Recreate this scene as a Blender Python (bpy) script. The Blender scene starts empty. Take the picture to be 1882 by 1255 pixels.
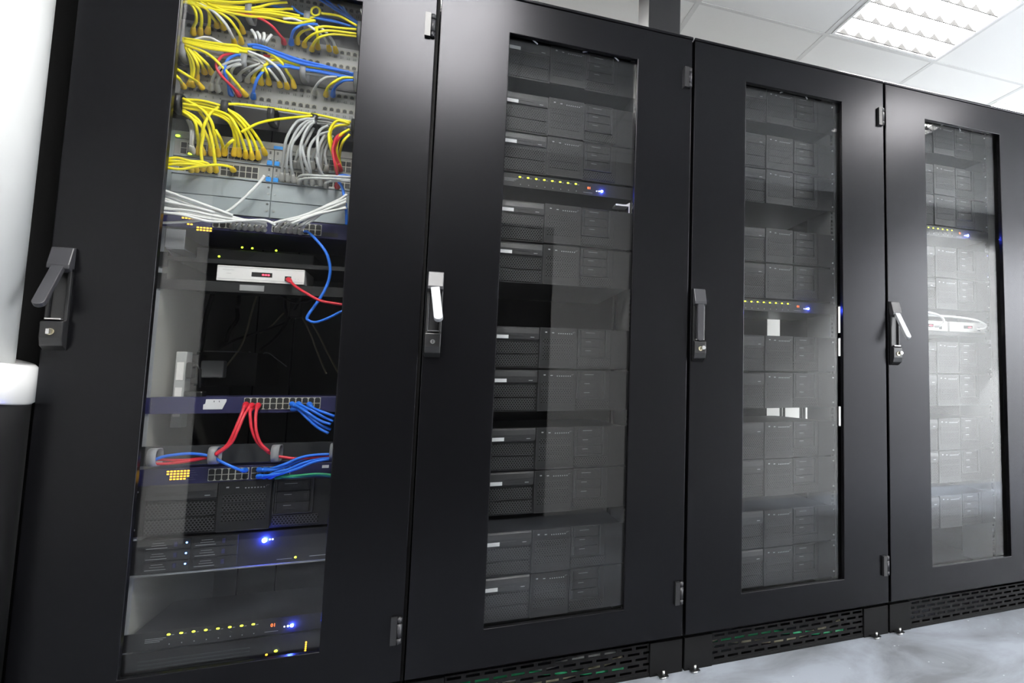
import bpy, bmesh, math, random
from mathutils import Vector, Matrix
random.seed(7)
S = bpy.context.scene
COL = S.collection
PI = math.pi

# ------------------------------------------------------------------ camera (fitted to the row of doors)
F_PX, PPX, PPY = 1277.24, 500.0, -49.862
CAM = Vector((0.85992, -2.24231, 0.92665))
RV = Vector((0.89904827, -0.43783726, 0.00327925))
UV = Vector((-0.04629332, -0.08760518, 0.99507902))
FV = Vector((0.43539539, 0.89477588, 0.09903023))

def ray(u, v):
    return FV + RV*((u-941-PPX)/F_PX) - UV*((v-627.5-PPY)/F_PX)
def at(u, v, y):
    """the point of the place that stands at depth y behind the doors and is seen at pixel (u, v)"""
    d = ray(u, v)
    return CAM + d*((y-CAM.y)/d.y)
CROP = {'A': (290, 0, 4.826), 'B': (280, 160, 4.826), 'C': (270, 380, 4.826), 'D': (240, 620, 4.483), 'E': (200, 860, 3.177)}
def cat(k, x, y, d=.13):
    o = CROP[k]
    return at(o[0]+x/o[2], o[1]+y/o[2], d)

cd = bpy.data.cameras.new('camera'); cam = bpy.data.objects.new('camera', cd); COL.objects.link(cam)
m = Matrix.Identity(4)
for i in range(3):
    m[i][0] = RV[i]; m[i][1] = UV[i]; m[i][2] = -FV[i]; m[i][3] = CAM[i]
cam.matrix_world = m
cd.sensor_width = 36; cd.lens = F_PX/1882*36
cd.shift_x = -PPX/1882; cd.shift_y = PPY/1882
cd.clip_start = .02
S.camera = cam

# ------------------------------------------------------------------ materials
M = {}
def mat(name, col, rough=.5, metal=0., spec=.5, emit=None, est=1., bump=None, var=None):
    mt = bpy.data.materials.new(name); mt.use_nodes = True
    nt = mt.node_tree; b = nt.nodes['Principled BSDF']
    b.inputs['Base Color'].default_value = (*col, 1)
    b.inputs['Roughness'].default_value = rough
    b.inputs['Metallic'].default_value = metal
    b.inputs['Specular IOR Level'].default_value = spec
    if emit:
        b.inputs['Emission Color'].default_value = (*emit, 1)
        b.inputs['Emission Strength'].default_value = est
    if bump or var:
        tc = nt.nodes.new('ShaderNodeTexCoord')
        n = nt.nodes.new('ShaderNodeTexNoise')
        n.inputs['Scale'].default_value = (bump or var)[0]
        n.inputs['Detail'].default_value = 3
        nt.links.new(tc.outputs['Object'], n.inputs['Vector'])
        if bump:
            bp = nt.nodes.new('ShaderNodeBump')
            bp.inputs['Strength'].default_value = bump[1]; bp.inputs['Distance'].default_value = bump[2]
            nt.links.new(n.outputs['Fac'], bp.inputs['Height'])
            nt.links.new(bp.outputs['Normal'], b.inputs['Normal'])
        if var:
            cr = nt.nodes.new('ShaderNodeMix'); cr.data_type = 'RGBA'
            cr.inputs[6].default_value = (*col, 1); cr.inputs[7].default_value = (*var[1], 1)
            nt.links.new(n.outputs['Fac'], cr.inputs[0])
            nt.links.new(cr.outputs[2], b.inputs['Base Color'])
    M[name] = mt
    return mt

mat('powder_black', (.0028, .0028, .0034), .25, 0, .23, bump=(1100, .2, .00008))
mat('frame_black', (.005, .005, .0054), .6, 0, .15)
mat('rear_grey', (.20, .20, .19), .55)
mat('plastic_black', (.012, .012, .013), .35)
mat('lever_grey', (.03, .03, .034), .38, 0, .35)
mat('lever_lit', (.34, .35, .37), .45, .3)  # lighter lever copy, reflected lamp light put into the colour
mat('steel', (.62, .62, .62), .28, 1.)
mat('brass', (.75, .68, .48), .25, 1.)
mat('pipe_white', (.56, .57, .565), .35)
mat('clip_bright', (.85, .85, .84), .35)
mat('pipe_black', (.007, .007, .0075), .3, 0, .3)
mat('strap_steel', (.88, .88, .87), .2, .25)
mat('rail_grey', (.33, .34, .36), .45, .2)
mat('rail_dark', (.09, .09, .09), .5, .2)
mat('inner_beige', (.30, .295, .27), .6)
mat('panel_grey', (.42, .43, .42), .45)
mat('panel_face', (.29, .29, .28), .4)
mat('ink_grey', (.04, .04, .04), .6)
mat('jack_dark', (.015, .015, .015), .5)
mat('jack_metal', (.28, .27, .22), .4, .4)
mat('chassis_grey', (.33, .37, .385), .42, .1)
mat('chassis_strip', (.30, .30, .285), .45)
mat('tag_blue', (.02, .27, .75), .4)
mat('navy', (.018, .018, .075), .45)
mat('navy_line', (.12, .12, .2), .5)
mat('port_frame', (.55, .54, .46), .4, .2)
mat('server_black', (.0085, .0085, .0095), .45, bump=(500, .08, .00008))
mat('server_edge', (.035, .035, .037), .38, .2)
mat('drive_grey', (.012, .012, .0135), .4)
mat('mark_grey', (.35, .36, .37), .5)
mat('chip_white', (.72, .73, .74), .5)
mat('device_white', (.78, .77, .75), .5)
mat('device_line', (.3, .3, .3), .5)
mat('device_black', (.026, .028, .03), .45)
mat('shelf_black', (.012, .0125, .013), .45)
mat('shelf_silver', (.35, .36, .37), .4, .6)
mat('ring_grey', (.24, .245, .255), .5)
mat('ring_black', (.012, .012, .013), .4)
mat('cord_yellow', (.90, .79, .004), .42)
mat('boot_yellow', (.84, .57, .006), .45)
mat('cord_white', (.72, .73, .72), .42)
mat('cord_grey', (.46, .475, .47), .45)
mat('boot_grey', (.46, .46, .43), .5)
mat('cord_red', (.58, .018, .035), .42)
mat('cord_blue', (.018, .16, .72), .42)
mat('cord_green', (.01, .25, .10), .45)
mat('cord_black', (.012, .012, .012), .45)
mat('cord_olive', (.34, .32, .22), .5)
mat('led_yellow', (.8, .8, .1), .4, emit=(.75, .85, .02), est=5)
mat('led_amber', (.8, .5, .1), .4, emit=(1., .5, .015), est=2.2)
mat('led_green', (.5, .8, .1), .4, emit=(.5, .9, .03), est=4)
mat('led_red', (.8, .05, .05), .4, emit=(1., .03, .06), est=6)
mat('led_orange', (.8, .15, .05), .4, emit=(1., .13, .02), est=3)
mat('led_blue', (.2, .25, 1.), .3, emit=(.035, .07, 1.), est=800)
mat('led_blue_small', (.2, .4, 1.), .3, emit=(.15, .35, 1.), est=8)
mat('led_white', (.8, .8, 1.), .3, emit=(.55, .65, 1.), est=9)
mat('wall_paint', (.42, .42, .415), .7, bump=(60, .08, .002))
mat('tile_white', (.85, .855, .845), .8, bump=(160, .1, .002))
mat('grid_white', (.66, .665, .66), .6)
mat('louver_shade', (.013, .013, .013), .7, 0, .1)  # near black, so the teeth read as shade against the diffuser
mat('wall_bounce', (.80, .80, .78), .7, bump=(60, .08, .002))  # lighter copy of wall_paint, chosen to bounce more light
mat('luminaire_white', (.85, .85, .85), .4)
mat('lamp_glow', (1, 1, 1), .5, emit=(1., .985, .96), est=37)
mat('dark_matt', (.012, .012, .013), .5)
mat('blind_glow', (1, 1, 1), .5, emit=(.93, .97, 1.), est=3.2)
mat('duct_black', (.016, .016, .018), .45)

def fmat():
    mt = bpy.data.materials.new('floor_epoxy'); mt.use_nodes = True
    nt = mt.node_tree; b = nt.nodes['Principled BSDF']; L = nt.links.new
    tc = nt.nodes.new('ShaderNodeTexCoord')
    n1 = nt.nodes.new('ShaderNodeTexNoise'); n1.inputs['Scale'].default_value = 3.2; n1.inputs['Detail'].default_value = 8; n1.inputs['Roughness'].default_value = .62; n1.inputs['Distortion'].default_value = .6
    L(tc.outputs['Object'], n1.inputs['Vector'])
    r1 = nt.nodes.new('ShaderNodeValToRGB')
    r1.color_ramp.elements[0].position = .36; r1.color_ramp.elements[0].color = (.115, .12, .132, 1)
    r1.color_ramp.elements[1].position = .62; r1.color_ramp.elements[1].color = (.235, .255, .29, 1)
    L(n1.outputs['Fac'], r1.inputs[0])
    vo = nt.nodes.new('ShaderNodeTexVoronoi'); vo.inputs['Scale'].default_value = 16
    L(tc.outputs['Object'], vo.inputs['Vector'])
    lt = nt.nodes.new('ShaderNodeMath'); lt.operation = 'LESS_THAN'; lt.inputs[1].default_value = .055
    L(vo.outputs['Distance'], lt.inputs[0])
    mx = nt.nodes.new('ShaderNodeMix'); mx.data_type = 'RGBA'
    mx.inputs[7].default_value = (.5, .52, .54, 1)
    L(lt.outputs[0], mx.inputs[0]); L(r1.outputs[0], mx.inputs[6])
    L(mx.outputs[2], b.inputs['Base Color'])
    b.inputs['Roughness'].default_value = .38
    bp = nt.nodes.new('ShaderNodeBump'); bp.inputs['Strength'].default_value = .1; bp.inputs['Distance'].default_value = .004
    L(n1.outputs['Fac'], bp.inputs['Height']); L(bp.outputs['Normal'], b.inputs['Normal'])
    M['floor_epoxy'] = mt
fmat()
M['powder_black'].node_tree.nodes['Principled BSDF'].inputs['Specular Tint'].default_value = (.96, .96, 1.03, 1)

def perf(name, base, hole, pitch):
    """punched sheet: staggered round holes, drawn in the part's own x-z plane"""
    mt = bpy.data.materials.new(name); mt.use_nodes = True
    nt = mt.node_tree; b = nt.nodes['Principled BSDF']; L = nt.links.new
    tc = nt.nodes.new('ShaderNodeTexCoord'); sp = nt.nodes.new('ShaderNodeSeparateXYZ'); L(tc.outputs['Object'], sp.inputs[0])
    def mth(op, a, bb=None):
        n = nt.nodes.new('ShaderNodeMath'); n.operation = op
        for i, q in enumerate((a, bb)):
            if q is None: continue
            if isinstance(q, (int, float)): n.inputs[i].default_value = q
            else: L(q, n.inputs[i])
        return n.outputs[0]
    def lattice(off):
        fx = mth('SUBTRACT', mth('FRACT', mth('ADD', mth('DIVIDE', sp.outputs['X'], pitch), off)), .5)
        fz = mth('MULTIPLY', mth('SUBTRACT', mth('FRACT', mth('ADD', mth('DIVIDE', sp.outputs['Z'], pitch*1.5), off)), .5), 1.5)
        return mth('LESS_THAN', mth('ADD', mth('MULTIPLY', fx, fx), mth('MULTIPLY', fz, fz)), .105)
    h = mth('MAXIMUM', lattice(0.), lattice(.5))
    mx = nt.nodes.new('ShaderNodeMix'); mx.data_type = 'RGBA'
    mx.inputs[6].default_value = (*base, 1); mx.inputs[7].default_value = (*hole, 1)
    L(h, mx.inputs[0]); L(mx.outputs[2], b.inputs['Base Color'])
    rr = mth('ADD', .42, mth('MULTIPLY', h, .5)); L(rr, b.inputs['Roughness'])
    b.inputs['Specular IOR Level'].default_value = .4
    M[name] = mt
perf('punched_black', (.036, .036, .038), (.0006, .0006, .0006), .0078)

def glassmat():
    mt = bpy.data.materials.new('smoked_glass'); mt.use_nodes = True
    nt = mt.node_tree; L = nt.links.new
    for n in list(nt.nodes): nt.nodes.remove(n)
    o = nt.nodes.new('ShaderNodeOutputMaterial')
    tr = nt.nodes.new('ShaderNodeBsdfTransparent'); tr.inputs[0].default_value = (.90, .905, .905, 1)
    gl = nt.nodes.new('ShaderNodeBsdfGlossy'); gl.inputs['Roughness'].default_value = .012
    ge = nt.nodes.new('ShaderNodeNewGeometry')
    dt = nt.nodes.new('ShaderNodeVectorMath'); dt.operation = 'DOT_PRODUCT'; L(ge.outputs['Normal'], dt.inputs[0]); L(ge.outputs['Incoming'], dt.inputs[1])
    def mth(op, a, b_):
        n = nt.nodes.new('ShaderNodeMath'); n.operation = op
        for i, q in enumerate((a, b_)):
            if isinstance(q, (int, float)): n.inputs[i].default_value = q
            elif q is not None: L(q, n.inputs[i])
        return n.outputs[0]
    # reflectance of clear glass, the same from both faces
    fres = mth('ADD', .043, mth('MULTIPLY', .957, mth('POWER', mth('SUBTRACT', 1., mth('ABSOLUTE', dt.outputs['Value'], None)), 5.)))
    mx = nt.nodes.new('ShaderNodeMixShader')
    L(fres, mx.inputs[0]); L(tr.outputs[0], mx.inputs[1]); L(gl.outputs[0], mx.inputs[2]); L(mx.outputs[0], o.inputs[0])
    M['smoked_glass'] = mt
glassmat()

# ------------------------------------------------------------------ mesh builder
class MB:
    def __init__(s): s.v = []; s.f = []; s.m = []; s.s = []; s.mats = []
    def mi(s, k):
        if k not in s.mats: s.mats.append(k)
        return s.mats.index(k)
    def add(s, vs, fs, k, smooth=False):
        o = len(s.v); s.v += [tuple(v) for v in vs]
        i = s.mi(k)
        for f in fs: s.f.append([o+q for q in f]); s.m.append(i); s.s.append(smooth)
        return s
    def box(s, x0, x1, y0, y1, z0, z1, k):
        vs = [(x, y, z) for x in (x0, x1) for y in (y0, y1) for z in (z0, z1)]
        return s.add(vs, [(0, 1, 3, 2), (4, 6, 7, 5), (0, 4, 5, 1), (2, 3, 7, 6), (0, 2, 6, 4), (1, 5, 7, 3)], k)
    def prism(s, pts, axis, a0, a1, k, smooth=False):
        """polygon pts in the two other axes, extruded along axis"""
        n = len(pts)
        def mk(p, a):
            return {'x': (a, p[0], p[1]), 'y': (p[0], a, p[1]), 'z': (p[0], p[1], a)}[axis]
        vs = [mk(p, a0) for p in pts] + [mk(p, a1) for p in pts]
        fs = [tuple(range(n)), tuple(range(2*n-1, n-1, -1))]
        s.add(vs, fs, k)
        o = len(s.v) - 2*n; i = s.mi(k)
        for q in range(n):
            s.f.append([o+q, o+n+q, o+n+(q+1) % n, o+(q+1) % n]); s.m.append(i); s.s.append(smooth)
        return s
    def cyl(s, c, r, axis, a0, a1, k, n=20):
        return s.prism([(c[0]+r*math.cos(2*PI*i/n), c[1]+r*math.sin(2*PI*i/n)) for i in range(n)], axis, a0, a1, k, True)
    def tube(s, pts, r, k, n=8):
        """r: number or one radius per point"""
        P = [Vector(p) for p in pts]
        R = r if isinstance(r, (list, tuple)) else [r]*len(P)
        up = Vector((0, 0, 1)); vs = []; prev = None
        for i, p in enumerate(P):
            t = (P[min(i+1, len(P)-1)] - P[max(i-1, 0)])
            if t.length < 1e-9: t = Vector((0, -1, 0))
            t.normalize()
            if prev is None:
                a = t.cross(up)
                if a.length < 1e-3: a = t.cross(Vector((1, 0, 0)))
            else: a = prev - t*prev.dot(t)
            a.normalize(); b = t.cross(a); prev = a
            for q in range(n):
                g = 2*PI*q/n
                vs.append(p + (a*math.cos(g) + b*math.sin(g))*R[i])
        fs = []
        for i in range(len(P)-1):
            for q in range(n):
                fs.append((i*n+q, i*n+(q+1) % n, (i+1)*n+(q+1) % n, (i+1)*n+q))
        e = (len(P)-1)*n
        fs += [tuple(range(n-1, -1, -1)), tuple(range(e, e+n))]
        return s.add(vs, fs, k, True)
    def ball(s, c, r, k, n=10, sy=1., sx=1., sz=1.):
        vs = []; h = n//2
        for i in range(h+1):
            a = PI*i/h
            for q in range(n):
                g = 2*PI*q/n
                vs.append((c[0]+sx*r*math.sin(a)*math.cos(g), c[1]+sy*r*math.sin(a)*math.sin(g), c[2]+sz*r*math.cos(a)))
        fs = [(i*n+q, (i+1)*n+q, (i+1)*n+(q+1) % n, i*n+(q+1) % n) for i in range(h) for q in range(n)]
        return s.add(vs, fs, k, True)
    def text(s, txt, x, y, z, size, k):
        """writing that faces the aisle (towards -y), centred at x, z"""
        cu = bpy.data.curves.new('writing', 'FONT'); cu.body = txt; cu.size = size; cu.align_x = 'CENTER'; cu.align_y = 'CENTER'; cu.extrude = .0003
        cu.resolution_u = 2
        ob = bpy.data.objects.new('writing', cu); me = bpy.data.meshes.new_from_object(ob)
        s.add([(x+v.co.x, y-v.co.z, z+v.co.y) for v in me.vertices], [tuple(p.vertices) for p in me.polygons], k)
        bpy.data.objects.remove(ob); bpy.data.curves.remove(cu); bpy.data.meshes.remove(me)
        return s
    def build(s, name, parent=None, loc=None, bevel=None, seg=2):
        me = bpy.data.meshes.new(name)
        me.from_pydata(s.v, [], s.f); me.update()
        bm = bmesh.new(); bm.from_mesh(me); bmesh.ops.recalc_face_normals(bm, faces=bm.faces); bm.to_mesh(me); bm.free()
        for k in s.mats: me.materials.append(M[k])
        me.polygons.foreach_set('material_index', s.m); me.polygons.foreach_set('use_smooth', s.s); me.update()
        o = bpy.data.objects.new(name, me); COL.objects.link(o)
        if parent: o.parent = parent
        if loc: o.location = loc
        if bevel:
            b = o.modifiers.new('edge', 'BEVEL'); b.width = bevel; b.segments = seg; b.limit_method = 'ANGLE'; b.angle_limit = .7
        return o
def box(*a): return MB().box(*a)

def tag(o, label, category, group=None, kind=None):
    o['label'] = label; o['category'] = category
    if group: o['group'] = group
    if kind: o['kind'] = kind
    return o
def thing(name, label, category, loc=(0, 0, 0), group=None):
    o = bpy.data.objects.new(name, None); COL.objects.link(o); o.location = loc; o.empty_display_size = .05
    return tag(o, label, category, group)
def structure(o, label=None):
    o['kind'] = 'structure'
    if label: o['label'] = label
    return o
def kids(o): return [c for c in o.children]
def copy_tree(o, parent=None):
    c = o.copy(); COL.objects.link(c)
    if parent: c.parent = parent
    for ch in kids(o): copy_tree(ch, c)
    return c
ORD = 'first second third fourth fifth sixth seventh eighth ninth tenth eleventh twelfth thirteenth fourteenth fifteenth sixteenth seventeenth eighteenth nineteenth twentieth'.split()

# ------------------------------------------------------------------ room
CEIL = 2.602
WASH = 2250
TOPZ = 2.45
X0, X1, Y0, Y1 = -2.2, 8.0, -2.9, 1.75
structure(box(X0, X1, Y0, Y1, -.1, 0, 'floor_epoxy').build('floor'))
structure(box(X0, X1, Y1, Y1+.1, 0, CEIL, 'wall_bounce').build('wall_back'))
structure(box(X0-.1, X0, Y0, Y1, 0, CEIL, 'wall_bounce').build('wall_left'))
structure(box(X1, X1+.1, Y0, Y1, 0, CEIL, 'wall_paint').build('wall_right'))
DX0, DX1, DZ = -.45, 1.53, 2.05
w = MB()
w.box(X0, DX0, Y0-.1, Y0, 0, CEIL, 'wall_bounce'); w.box(DX0, DX1, Y0-.1, Y0, DZ, CEIL, 'wall_paint')
w.box(DX1, X1, Y0-.1, Y0, 0, CEIL, 'wall_paint')
structure(w.build('wall_front'))
dr = structure(box(DX0, DX1, Y0-.06, Y0-.03, 0, DZ, 'dark_matt').build('dark_panel'))  # unseen dark sheet, added so the first glass doors reflect dark
box(.53, .55, Y0-.03, Y0-.025, .02, DZ-.02, 'frame_black').build('panel_seam', dr)
# unseen lamps added to wash the wall that the last glass doors reflect
for i, x in enumerate((5.15, 6.15, 7.15)):
    t = thing('wash_helper', f'added unseen lamp washing the wall, {ORD[i]} from the dark panel', 'wash_helper', (x, -1.85, CEIL), 'added wall washing lamps')
    c = MB(); n = 24
    vs = []
    for r_, z_ in ((.06, -.03), (.052, -.03), (.052, -.001), (.06, -.001)):
        for q in range(n): vs.append((r_*math.cos(2*PI*q/n), r_*math.sin(2*PI*q/n), z_))
    c.add(vs, [(a*n+q, a*n+(q+1) % n, ((a+1) % 4)*n+(q+1) % n, ((a+1) % 4)*n+q) for a in range(4) for q in range(n)], 'luminaire_white', True)
    c.build('wash_ring', t)
    ld = bpy.data.lights.new('wash_spot', 'SPOT'); ld.energy = WASH; ld.spot_size = math.radians(96); ld.spot_blend = .55; ld.shadow_soft_size = .04; ld.color = (.95, .975, 1.)
    lo = bpy.data.objects.new('wash_spot', ld); COL.objects.link(lo); lo.parent = t; lo.location = (0, 0, -.045)
    lo.rotation_euler = Vector((0, -.7, -1)).to_track_quat('-Z', 'Y').to_euler()

TILE, GX, GY = .6459, 1.7919, .551
g = MB()
x = GX - TILE*6
while x < X1:
    if x > X0: g.box(x-.011, x+.011, Y0, Y1, CEIL-.0015, CEIL+.0005, 'grid_white')
    x += TILE
y = GY - TILE*5
while y < Y1:
    if y > Y0: g.box(X0, X1, y-.011, y+.011, CEIL-.0018, CEIL+.0005, 'grid_white')
    y += TILE
structure(g.build('trim_1'), 'white metal grid of the suspended ceiling')

FX = [(2.767, .216, 'louvred ceiling light shining above the black cabinets'),
      (.742, -1.063, 'louvred ceiling light in front of the cable cabinet door, over the cabinet edge'),
      (.742, -1.709, 'louvred ceiling light in front of the cable cabinet door, over the aisle middle'),
      (3.40, -1.30, 'louvred ceiling light over the aisle in front of the last cabinet'),
      (-1.55, -1.40, 'added unseen louvred ceiling light over the aisle beside the white pipe'),  # unseen, added to brighten the walls on the pipe side
      (.828, 1.1, 'added unseen louvred ceiling light behind the cable cabinet'),  # unseen, like the next one: added to light the back wall
      (4.05, 1.1, 'added unseen louvred ceiling light behind the last cabinet')]
FH = .311
# suspended ceiling with an opening for every light
xs = sorted({X0, X1} | {f[0]+a*FH for f in FX for a in (-1, 1)})
ys = sorted({Y0, Y1} | {f[1]+a*FH for f in FX for a in (-1, 1)})
cm = MB()
for i in range(len(xs)-1):
    for j in range(len(ys)-1):
        mx_, my_ = (xs[i]+xs[i+1])/2, (ys[j]+ys[j+1])/2
        if any(abs(mx_-f[0]) < FH and abs(my_-f[1]) < FH for f in FX): continue
        cm.box(xs[i], xs[i+1], ys[j], ys[j+1], CEIL, CEIL+.012, 'tile_white')
cm.box(X0, X1, Y0, Y1, CEIL+.1, CEIL+.12, 'dark_matt')
structure(cm.build('ceiling'))
def fixture():
    h = FH
    t = thing('ceiling_light', 'x', 'ceiling light', (0, 0, CEIL), 'louvred ceiling lights')
    f = MB()
    for a in (-1, 1):
        lo, hi = sorted((a*h, a*(h-.012)))
        f.box(lo, hi, -h, h, -.004, .07, 'luminaire_white'); f.box(-h+.012, h-.012, lo, hi, -.004, .07, 'luminaire_white')
    f.box(-h, h, -h, h, .07, .073, 'luminaire_white')
    f.build('light_frame', t)
    box(-h+.014, h-.014, -h+.014, h-.014, .036, .04, 'lamp_glow').build('diffuser', t)
    for i in range(4):
        yy = -h + .014 + (2*h-.028)*(i+.5)/4 + .068
        b = MB()
        b.box(-h+.0125, h-.0125, yy-.0025, yy+.0025, -.002, .003, 'louver_shade')
        for q in range(7):
            xx = -h+.014 + (2*h-.028)*(q+.5)/7
            b.prism([(xx-.030, -.0015), (xx+.030, -.0015), (xx, .031)], 'y', yy-.003, yy+.003, 'louver_shade')
        b.build('louver', t)
    return t
lf = fixture()
for i, (x, y, l) in enumerate(FX):
    o = lf if i == 0 else copy_tree(lf)
    o.location = (x, y, CEIL); o['label'] = l

# polished pipe beside the first cabinet
pc = (-.160, -.049)
pp = thing('round_pipe', 'white upright pipe with a polished strap and black lower length', 'pipe', (pc[0], pc[1], 0))
MB().cyl((0, 0), .13, 'z', .93, CEIL-.001, 'pipe_white', 72).build('upper_pipe', pp)
MB().cyl((0, 0), .163, 'z', 0, .93, 'pipe_black', 72).build('lower_pipe', pp)
st = MB()
vs = []; n = 72
for r, dz in ((.125, -.042), (.163, -.045), (.168, -.04), (.168, .04), (.163, .045), (.125, .042)):
    for i in range(n):
        a = 2*PI*i/n; xx = r*math.cos(a); vs.append((xx, r*math.sin(a), .953+dz-.22*xx))
fs = [(a*n+i, a*n+(i+1) % n, ((a+1) % 6)*n+(i+1) % n, ((a+1) % 6)*n+i) for a in range(6) for i in range(n)]
st.add(vs, fs, 'strap_steel', True); st.build('strap', pp)
fp = MB(); fp.box(-.75, -.006, .18, .21, 0, TOPZ, 'frame_black')  # dark sheet added behind the pipe so the gap stays black
tag(fp.build('gap_backing', None, None, .002), 'added black backing that darkens the gap between white pipe and cable cabinet', 'panel')

# black riser duct above the second cabinet
du = MB(); du.box(1.509, 1.636, .30, .47, 2.142, CEIL-.003, 'duct_black')
du.box(1.503, 1.642, .292, .478, 2.142, 2.16, 'duct_black')
tag(du.build('cable_duct', None, None, .003), 'black upright cable duct rising from cabinet tops to the white ceiling', 'duct')

# ------------------------------------------------------------------ cabinets
P, D = .8, .7896
Z0, Z1, TOP = .115, 2.126, 2.141
WA, WB, WC, WD = .1953, .1919, .107, .1112
RY = .13      # rail plane
def build_handle(door, k):
    zt, zb = 1.247, .998
    h = MB()
    x0, x1 = .005, .046
    h.prism([(-.001, zt), (-.014, zt-.002), (-.030, zt-.045), (-.030, zt-.055), (-.008, zt-.062), (-.001, zt-.062)], 'x', x0, x1, 'lever_grey')
    h.box(x0, x0+.007, -.014, -.001, zb+.07, zt-.05, 'plastic_black'); h.box(x1-.007, x1, -.014, -.001, zb+.07, zt-.05, 'plastic_black')
    h.box(x0+.007, x1-.007, -.005, -.001, zb+.07, zt-.06, 'plastic_black')
    h.prism([(-.001, zb), (-.024, zb+.012), (-.030, zb+.03), (-.030, zb+.068), (-.012, zb+.074), (-.001, zb+.074)], 'x', x0, x1, 'plastic_black')
    ho = h.build('handle_housing', door, None, .002)
    st = MB(); st.box(x0+.006, x1-.006, -.027, -.013, zb+.0735, zb+.0765, 'steel'); st.build('catch', door)
    # lever: closed or popped out from the door
    l = MB(); ang = 0 if k == 2 else math.radians(37); roll = (0, .14, 0, 0)[k]
    zp = zt-.055; yp = -.024; ln = .125
    wv = .0115
    prof = []
    for i in range(9):
        a = PI*i/8; prof.append((wv*math.cos(a), -ln+wv-wv*math.sin(a)))
    prof = [(wv, 0)] + prof + [(-wv, 0)]
    n = len(prof); vs = []
    for th in (-.013, 0.):
        for (px, pz) in prof:
            y = th*math.cos(ang) + pz*math.sin(ang); z = pz*math.cos(ang) - th*math.sin(ang)
            vs.append((.0255+px*math.cos(roll)-z*math.sin(roll), yp+y+.004, zp+z*math.cos(roll)+px*math.sin(roll)))
    fs = [tuple(range(n)), tuple(range(2*n-1, n-1, -1))] + [(q, n+q, n+(q+1) % n, (q+1) % n) for q in range(n)]
    l.add(vs, fs, 'lever_lit' if k in (1, 3) else 'lever_grey')
    lo = l.build('lever', door, None, .0015)
    if k in (1, 3): lo['label'] = 'lever popped out from the door, reflected light in its colour'
    c = MB(); c.cyl((.0255, zb+.044), .0062 if k == 1 else .0075, 'y', -.034, -.028, 'steel' if k == 1 else 'brass', 20)
    c.box(.0245, .0265, -.0345, -.0335, zb+.040, zb+.048, 'ink_grey')
    if k != 1: c.box(.0225, .0285, -.045, -.034, zb+.038, zb+.05, 'steel') if k in (0,) else c.cyl((.0335, zb+.047), .0065, 'y', -.043, -.036, 'steel', 14)
    c.build('lock_cylinder', door, None, None)

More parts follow.
